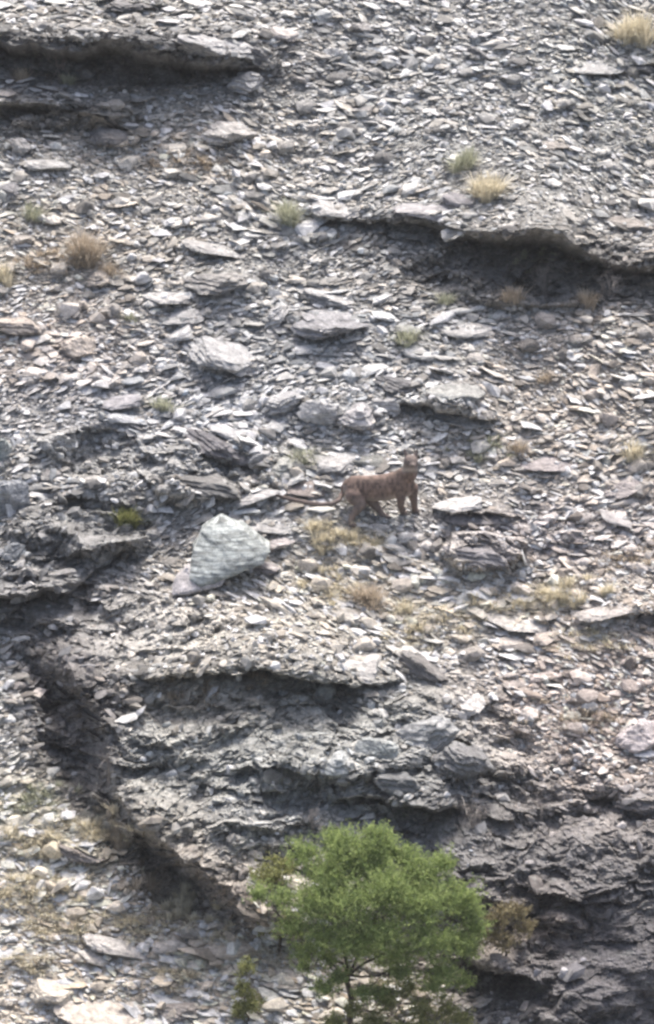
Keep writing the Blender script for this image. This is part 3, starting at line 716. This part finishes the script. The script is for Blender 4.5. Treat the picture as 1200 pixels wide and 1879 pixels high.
# ---------------------------------------------------------------- leafy shrubs
def tube(pts, rad, sides=6):
    V, Fc = [], []
    for i, (p, r) in enumerate(zip(pts, rad)):
        d = (pts[min(i+1, len(pts)-1)]-pts[max(i-1, 0)]).normalized(); a = d.orthogonal().normalized(); b = d.cross(a)
        for k in range(sides):
            t = 2*math.pi*k/sides; V.append(p+(a*math.cos(t)+b*math.sin(t))*r)
    for i in range(len(pts)-1):
        for k in range(sides):
            k2 = (k+1) % sides; Fc.append((i*sides+k, i*sides+k2, (i+1)*sides+k2, (i+1)*sides+k))
    return V, Fc
def join(parts):
    V, Fc = [], []
    for v, f in parts:
        k = len(V); V += v; Fc += [tuple(i+k for i in q) for q in f]
    return np.array([list(v) for v in V]), np.array(Fc)
def shrub(name, label, cat, base_px, clumps, leaf_mat, leafn, leaf, trunk_r, seed, toward=0.0, fork=None, shell=.3):
    """clumps: (px,py,r px,depth m) crown masses round the stem; world place follows from the stem's foot"""
    r = np.random.default_rng(seed); P, N = at(*base_px); P = Vector(P)+Vector((0, -toward, 0))
    root = link(name, None); root.location = P; tag(root, label, cat)
    sc = lambda px, py, dep: Vector(((px-base_px[0])/PPM, dep, (base_px[1]-py)/PPM/math.cos(PITCH)+dep*math.tan(PITCH)))
    fk = sc(*fork, 0); parts = []
    stem = [Vector((0, 0, -.15)), Vector((.03, .01, fk.z*.4)), Vector((fk.x*.7-.02, 0, fk.z*.75)), fk]
    tp = tube(stem, [trunk_r*1.3, trunk_r*1.05, trunk_r*.95, trunk_r*.8], 8)
    V, T = [], []; tot = sum(c[2]**2 for c in clumps)
    clumps = [(660+(c[0]-660)*.95, c[1], c[2], c[3]) for c in clumps] if name == 'green_bush' else clumps
    C = [sc(c[0], c[1], c[3]) for c in clumps]
    nl = max(2, min(6, len(clumps)//4)); order = sorted(range(len(C)), key=lambda i: math.atan2(C[i].x-fk.x, C[i].z-fk.z))
    groups = [order[i*len(order)//nl:(i+1)*len(order)//nl] for i in range(nl)]
    for g in groups:                                              # limbs that fork again before they reach their clumps
        m = sum((C[i] for i in g), Vector())/len(g); k1 = fk.lerp(m, .38)+Vector(r.normal(0, .05, 3)); k2 = fk.lerp(m, .62)+Vector(r.normal(0, .07, 3))
        parts.append(tube([fk-Vector((0, 0, .05)), fk.lerp(k1, .5)+Vector(r.normal(0, .03, 3)), k1, k2], [trunk_r*.62, trunk_r*.5, trunk_r*.42, trunk_r*.3], 6))
        for i in g:
            c = C[i]; s0 = k1.lerp(k2, r.uniform(.1, 1)); mm = s0.lerp(c, .5)+Vector(r.normal(0, .06, 3)); R = clumps[i][2]/PPM
            parts.append(tube([s0, mm, c], [trunk_r*.26, trunk_r*.18, trunk_r*.09], 5))
            for _ in range(5):
                e = c+Vector(r.normal(0, 1, 3)).normalized()*R*.85
                parts.append(tube([mm.lerp(c, r.uniform(.2, .9)), c.lerp(e, .5)+Vector(r.normal(0, .03, 3)), e], [trunk_r*.12, trunk_r*.07, .003], 4))
    for c, (px, py, rp, dep) in zip(C, clumps):
        R = rp/PPM; n = int(leafn*rp*rp/tot)
        for s_ in range(max(4, n//14)):
            d = r.normal(0, 1, 3); d /= np.linalg.norm(d); q = (shell+(1-shell)*r.random())*r.uniform(.6, 1.32)
            sp = np.array(c)+d*np.array([R, R*.9, R*.85])*q
            ax_ = d+np.array([0, 0, .5])+r.normal(0, .3, 3); ax_ /= np.linalg.norm(ax_); ln = R*.35; tn = r.random()
            for k in range(14):
                o = sp+ax_*ln*(k/14-.5)+r.normal(0, leaf*.9, 3)
                u = r.normal(0, 1, 3); u /= np.linalg.norm(u); v = np.cross(u, r.normal(0, 1, 3)); v /= np.linalg.norm(v)
                s1 = leaf*r.uniform(.6, 1.3); V += [o-u*s1, o+v*s1*.42, o+u*s1, o-v*s1*.42]; T += [np.clip(.5*tn+.5*r.random(), 0, 1)]*4
    me = mesh_np("trunk", *join([tp]), M_BARK, True); link("trunk", me, root)
    me = mesh_np("branches", *join(parts), M_BARK, True); link("branches", me, root)
    V = np.array(V); Fc = np.arange(len(V)).reshape(-1, 4)
    me = mesh_np("crown", V, Fc, leaf_mat); set_fac(me, 'tint', np.array(T)); link("crown", me, root)
    return root
big = [(640,1572,52,0),(690,1560,42,.1),(600,1600,50,-.1),(560,1580,34,.1),(575,1640,48,-.25),(640,1630,56,-.45),(700,1610,56,-.35),(770,1612,44,.05),(805,1600,30,.15),
 (765,1640,54,-.3),(828,1650,44,0),(850,1670,34,.1),(700,1680,52,-.5),(640,1690,42,-.5),(590,1690,38,-.35),(540,1690,34,-.15),(780,1695,48,-.4),(830,1715,40,-.15),
 (850,1740,26,.05),(800,1755,34,-.25),(730,1720,34,-.35),(520,1650,30,0),(680,1545,22,.05),(615,1560,30,.15),(560,1730,26,-.2),(610,1650,60,.1),(740,1650,70,.15),(680,1600,60,.1),(660,1720,50,0),(480,1640,26,0),(730,1760,34,-.2),(860,1700,30,0),(735,1585,30,.1),(600,1745,24,-.1),(790,1790,28,-.1),(560,1760,18,-.1),(595,1775,26,-.35),(668,1785,28,-.35),(620,1770,26,-.2),(700,1790,24,-.3),(840,1790,24,0),(700,1765,20,.1)]
shrub("green_bush", "large round bright green bush at the bottom of the slope", "bush", (640,1855), big, M_LEAF, 130000, .016, .034, 31, toward=.25, fork=(640,1775))
shrub("leafy_shrub", "smaller yellowish green shrub touching the left side of the green bush", "shrub", (510,1735),
 [(500,1610,34,0),(485,1650,32,-.1),(515,1670,30,-.15),(490,1690,22,-.1),(525,1600,20,.1)], M_LEAF2, 7500, .022, .02, 32, toward=.05, fork=(505,1700))
shrub("low_shrub", "low olive shrub at the bottom edge under the green bush", "shrub", (735,1880),
 [(715,1815,26,0),(745,1800,22,.05),(770,1830,28,0),(690,1840,26,-.1),(815,1840,26,.1),(740,1855,30,-.15),(840,1855,20,.1),(665,1860,24,-.1),(625,1838,24,-.2),(655,1822,20,-.1),(780,1860,26,-.1),(610,1870,18,-.1),(700,1870,30,-.1)], M_LEAF2, 15000, .018, .018, 33, toward=.5, fork=(740,1850))
shrub("small_shrub", "thin upright shrub at the bottom edge left of the green bush", "shrub", (452,1875),
 [(452,1780,20,0),(446,1810,20,-.05),(462,1835,22,-.05),(440,1850,20,0)], M_LEAF2, 2000, .022, .012, 34, toward=.05, fork=(452,1850))
shrub("rusty_shrub", "rust brown and olive shrub to the right of the green bush", "shrub", (925,1755),
 [(915,1690,26,0),(945,1680,28,0),(960,1705,22,0),(900,1715,24,-.05),(930,1720,24,-.1)], M_RUST, 3000, .022, .014, 35, toward=.02, fork=(925,1735))

# bare twigs standing out of the rock
def twigs(px, py, wpx, hpx, n, label, seed, mat):
    r = np.random.default_rng(seed); P, N = at(px, py); parts = []
    for i in range(n):
        a = r.normal(0, .5); ln = hpx/PPM*r.uniform(.5, 1); e = Vector((math.sin(a)*ln*wpx/hpx*.7, r.normal(0, .1)-.05, ln*math.cos(a)))
        m = e*.5+Vector(r.normal(0, .03, 3)); parts.append(tube([Vector((r.normal(0, .02), 0, -.04)), m, e], [.007, .005, .002], 4))
        for _ in range(3):
            s = m.lerp(e, r.random()); parts.append(tube([s, s+Vector(r.normal(0, .05, 3)), s+Vector(r.normal(0, .1, 3))], [.004, .003, .0015], 4))
    me = mesh_np("bare_twigs", *join(parts), mat); o = link("bare_twigs", me); o.location = Vector(P)
    return tag(o, label, "dead shrub", 'bare twigs on the outcrop')
M_TWIG, _n, _b = newmat("grey_twig"); _b.inputs["Base Color"].default_value = (.30, .26, .23, 1)
_nz = nd(_n, "ShaderNodeTexNoise", i_Scale=25, i_Detail=3); _cr = nd(_n, "ShaderNodeValToRGB")
_cr.color_ramp.elements[0].color = (.14,.12,.11,1); _cr.color_ramp.elements[1].color = (.44,.40,.36,1)
_n.links.new(_nz.outputs[0], _cr.inputs[0]); _n.links.new(_cr.outputs[0], _b.inputs["Base Color"])
for i, t in enumerate([(575,1520,30,60,7,"bare pale twig standing up left above the green bush"),(1000,540,60,70,16,"bare dark twigs on the face of the large right ledge"),
    (1120,545,60,60,14,"bare twigs on the right ledge beside the right edge"),(110,140,60,60,14,"bare twigs hanging on the face of the top-left ledge"),
    (200,1440,40,80,12,"bare twigs down the outcrop's side wall"),(300,1620,60,70,14,"bare twigs at the foot of the outcrop wall"),
    (870,1520,70,60,14,"tangle of bare twigs above the bush on the right"),(990,1500,60,50,12,"bare twigs on the dark crag right of the bush")]):
    twigs(*t, 60+i, M_TWIG)

# ---------------------------------------------------------------- the animal
def animal():
    feet_px = {'hn': (644,966), 'hf': (706,950), 'fn': (739,942), 'ff': (761,938)}
    G = {k: Vector(at(*v)[0]) for k, v in feet_px.items()}
    y0 = sum(g.y for g in G.values())/4; 
    yh = (G['hn'].y+G['hf'].y)/2; yf = (G['fn'].y+G['ff'].y)/2
    for k in ('hn',): G[k].y = min(G[k].y, y0)
    def pt(px, py, y):
        r = ray(px, py); t = (y-Cn[1])/r[1]; return Vector(Cn+r*t)
    yR = y0+.02; yS = y0-.14                                     # rump a little farther, shoulders turned nearer
    v = []; e = []; rad = []
    def add(p, r, par=None):
        v.append(p); rad.append(r); i = len(v)-1
        if par is not None: e.append((par, i))
        return i
    pelvis = add(pt(651,896,yR), (.135,.168))
    loin = add(pt(675,896,yR-.03), (.14,.168), pelvis)
    rib = add(pt(705,895,yR-.08), (.15,.178), loin)
    sho = add(pt(736,887,yS), (.155,.178), rib)
    wi = add(pt(741,876,yS-.02), (.132,.128), sho)
    nb = add(pt(749,870,yS-.06), (.118,.112), wi)
    nk = add(pt(752,863,yS-.09), (.100,.095), nb)
    hd = add(pt(754,847,yS-.15), (.092,.084), nk)
    mz = add(pt(757,853,yS-.225), (.050,.043), hd)
    ns = add(pt(758,855,yS-.265), (.030,.025), mz)
    for s in (-1, 1):                                             # ears
        a = add(pt(754+s*6.5,839,yS-.13), (.036,.026), hd); b = add(pt(754+s*10,831,yS-.125), (.026,.018), a); add(pt(754+s*12,824,yS-.125), (.010,.010), b)
    rump = add(pt(639,894,yR+.02), (.085,.11), pelvis)
    tp_ = [(628,906,.030), (622,918,.030), (608,925,.028), (588,926,.028), (566,923,.028), (545,919,.027), (525,914,.025), (508,909,.018)]
    tg = [Vector(at(q[0], q[1]+4)[0]) for q in tp_]; prev = rump
    for i_, (tx_, ty_, tr_) in enumerate(tp_):
        yy = yR+.02 if i_ < 1 else min(yR, tg[i_].y-.17)
        prev = add(pt(tx_, ty_, yy), (tr_*1.05, tr_*1.05), prev)
    def leg(root, pts, rs_):
        p = root
        for q, r in zip(pts, rs_): p = add(q, (r, r), p)
    g = G['hn']; yn = g.y
    leg(pelvis, [pt(650,910,yR-.09), pt(663,926,(yR+yn)/2-.05), pt(648,944,yn+.02), pt(644,956,yn), g+Vector((0,0,.025)), g+Vector((.055,-.02,.014))], [.115,.072,.045,.037,.038,.032])
    g = G['hf']; yn = g.y
    leg(pelvis, [pt(668,908,yR+.05), pt(684,922,(yR+yn)/2+.02), pt(696,936,yn+.03), pt(703,945,yn), g+Vector((0,0,.022)), g+Vector((.05,-.02,.012))], [.10,.064,.043,.035,.037,.031])
    g = G['fn']
    leg(sho, [pt(734,898,yS-.05), pt(736,914,yS-.06), pt(735,928,(yS+g.y)/2-.04), g+Vector((0,0,.022)), g+Vector((.03,-.045,.012))], [.092,.060,.044,.040,.033])
    g = G['ff']
    leg(sho, [pt(755,896,yS+.05), pt(758,910,yS+.05), pt(760,925,(yS+g.y)/2+.04), g+Vector((0,0,.022)), g+Vector((.03,-.045,.012))], [.090,.060,.044,.040,.032])
    O = Vector((G['hn'].x+.3, y0, min(g.z for g in G.values())))
    SV, SF = ICO[3]; vv, ff = [], []; k0 = 0
    def ball(p, rx_, rz_):
        nonlocal k0
        vv.append(SV*np.array([rx_, rx_*.86, rz_])+np.array(p-O)); ff.append(SF+k0); k0 += len(SV)
    for i, j in e:
        m_ = max(2, int((v[i]-v[j]).length/.006))
        for t in range(m_+1):
            f = t/m_; f2 = f*f*(3-2*f)
            ball(v[i].lerp(v[j], f), rad[i][0]*(1-f2)+rad[j][0]*f2, rad[i][1]*(1-f2)+rad[j][1]*f2)
    cage = mesh_np("body", np.concatenate(vv), np.concatenate(ff), M_BARK)
    o = link("body", cage); m = o.modifiers.new("fuse", 'REMESH'); m.mode = 'VOXEL'; m.voxel_size = .0065
    m = o.modifiers.new("relax", 'SMOOTH'); m.factor = .6; m.iterations = 7
    dg = bpy.context.evaluated_depsgraph_get(); nm = bpy.data.meshes.new_from_object(o.evaluated_get(dg))
    bpy.data.objects.remove(o); nm.name = "body"
    n = len(nm.vertices); c = np.zeros(n*3, dtype=np.float32); nm.vertices.foreach_get("co", c); c = c.reshape(-1, 3)+np.array(O)
    no = np.zeros(n*3, dtype=np.float32); nm.vertices.foreach_get("normal", no); no = no.reshape(-1, 3)
    qx, qy = project(c)
    red = np.array([.135,.094,.076]); pale = np.array([.36,.31,.27]); grey = np.array([.15,.13,.12]); dk = np.array([.055,.042,.038])
    c0 = red*(0.1+1.85*fbm(qx/4.5, qy/6, 3, 3)+.25*np.exp(-((qx-716)/5)**2))[:, None]
    mixf = lambda a, b, t: a*(1-t[:, None])+b*t[:, None]
    belly = sm(.35, .8, -no[:, 2])*sm(894, 906, qy)*(qy < 930); c1 = mixf(c0, pale, belly*.75)
    c1 = mixf(c1, grey, sm(900, 925, qy)*.55)                    # lower legs paler and greyer
    c1 = mixf(c1, np.array([.11,.075,.065]), sm(903, 918, qy)*(qx > 726)*(no[:, 1] < .3)*.7*(1-sm(928, 938, qy)))
    c1 = mixf(c1, grey, sm(872, 860, qy)*(qx > 738)*.6); 
    thr = np.exp(-((qy-862)/4)**2)*(qx > 738)*(no[:, 1] < 0); c1 = mixf(c1, pale, thr*.8)
    c1 = mixf(c1, dk, ((qy < 829) & (qx > 735)).astype(float)*.85)
    c1 = mixf(c1, dk, sm(524, 512, qx))
    c1 = mixf(c1, pale, sm(640, 630, qx)*(qx > 629)*(qy > 890)*.6*(qy < 912))
    set_col(nm, "coat", np.clip(c1, 0, 1))
    mt, n_, b_ = newmat("short_fur"); a_ = nd(n_, "ShaderNodeAttribute", attribute_name="coat"); n_.links.new(a_.outputs["Color"], b_.inputs["Base Color"])
    nz = nd(n_, "ShaderNodeTexNoise", i_Scale=120, i_Detail=3); bp = nd(n_, "ShaderNodeBump", i_Strength=.4, i_Distance=.01)
    n_.links.new(nz.outputs[0], bp.inputs["Height"]); n_.links.new(bp.outputs[0], b_.inputs["Normal"]); b_.inputs["Roughness"].default_value = .85
    nm.materials.clear(); nm.materials.append(mt)
    nm.polygons.foreach_set("use_smooth", np.ones(len(nm.polygons), dtype=bool))
    root = link("wild_animal", None); root.location = O
    tag(root, "reddish brown four-legged wild animal standing side-on with raised grey head and long low tail", "animal")
    body = link("body", nm, root)
    me_, _n2, _b2 = newmat("dark_eye"); _b2.inputs["Base Color"].default_value = (.012,.009,.007,1); _b2.inputs["Roughness"].default_value = .15
    V, Fc = ICO[3]
    for s_ in (-1, 1):
        ey = link("eye", mesh_np("eye", V*.011, Fc, me_, True), root); ey.location = pt(754+s_*5, 845, yS-.155)+Vector((0, -.072, 0))-O
    nn = link("nose", mesh_np("nose", V*np.array([.016,.012,.011]), Fc, me_, True), root); nn.location = pt(758,854,yS-.295)-O
animal()


# ---------------------------------------------------------------- the air between
hz = bpy.data.materials.new("thin_haze"); hz.use_nodes = True; _n = hz.node_tree; _n.nodes.remove(_n.nodes["Principled BSDF"])
pv = _n.nodes.new("ShaderNodeVolumePrincipled"); pv.inputs["Color"].default_value = (.93, .94, .95, 1); pv.inputs["Density"].default_value = .0003
_n.links.new(pv.outputs[0], _n.nodes["Material Output"].inputs["Volume"])
lo = VERT.reshape(-1, 3).min(0); hi = VERT.reshape(-1, 3).max(0)
lo = np.minimum(lo, np.array(CAM))-np.array([5, 5, 1]); hi = np.maximum(hi, np.array(CAM))+np.array([5, 5, 3])
bv = np.array([[(lo, hi)[i][0], (lo, hi)[j][1], (lo, hi)[k][2]] for i in (0, 1) for j in (0, 1) for k in (0, 1)])
bf = np.array([[0,1,3,2],[4,6,7,5],[0,4,5,1],[2,3,7,6],[0,2,6,4],[1,5,7,3]])
tag(link("haze", mesh_np("haze", bv, bf, hz)), kind='stuff')
SC.cycles.volume_bounces = 0
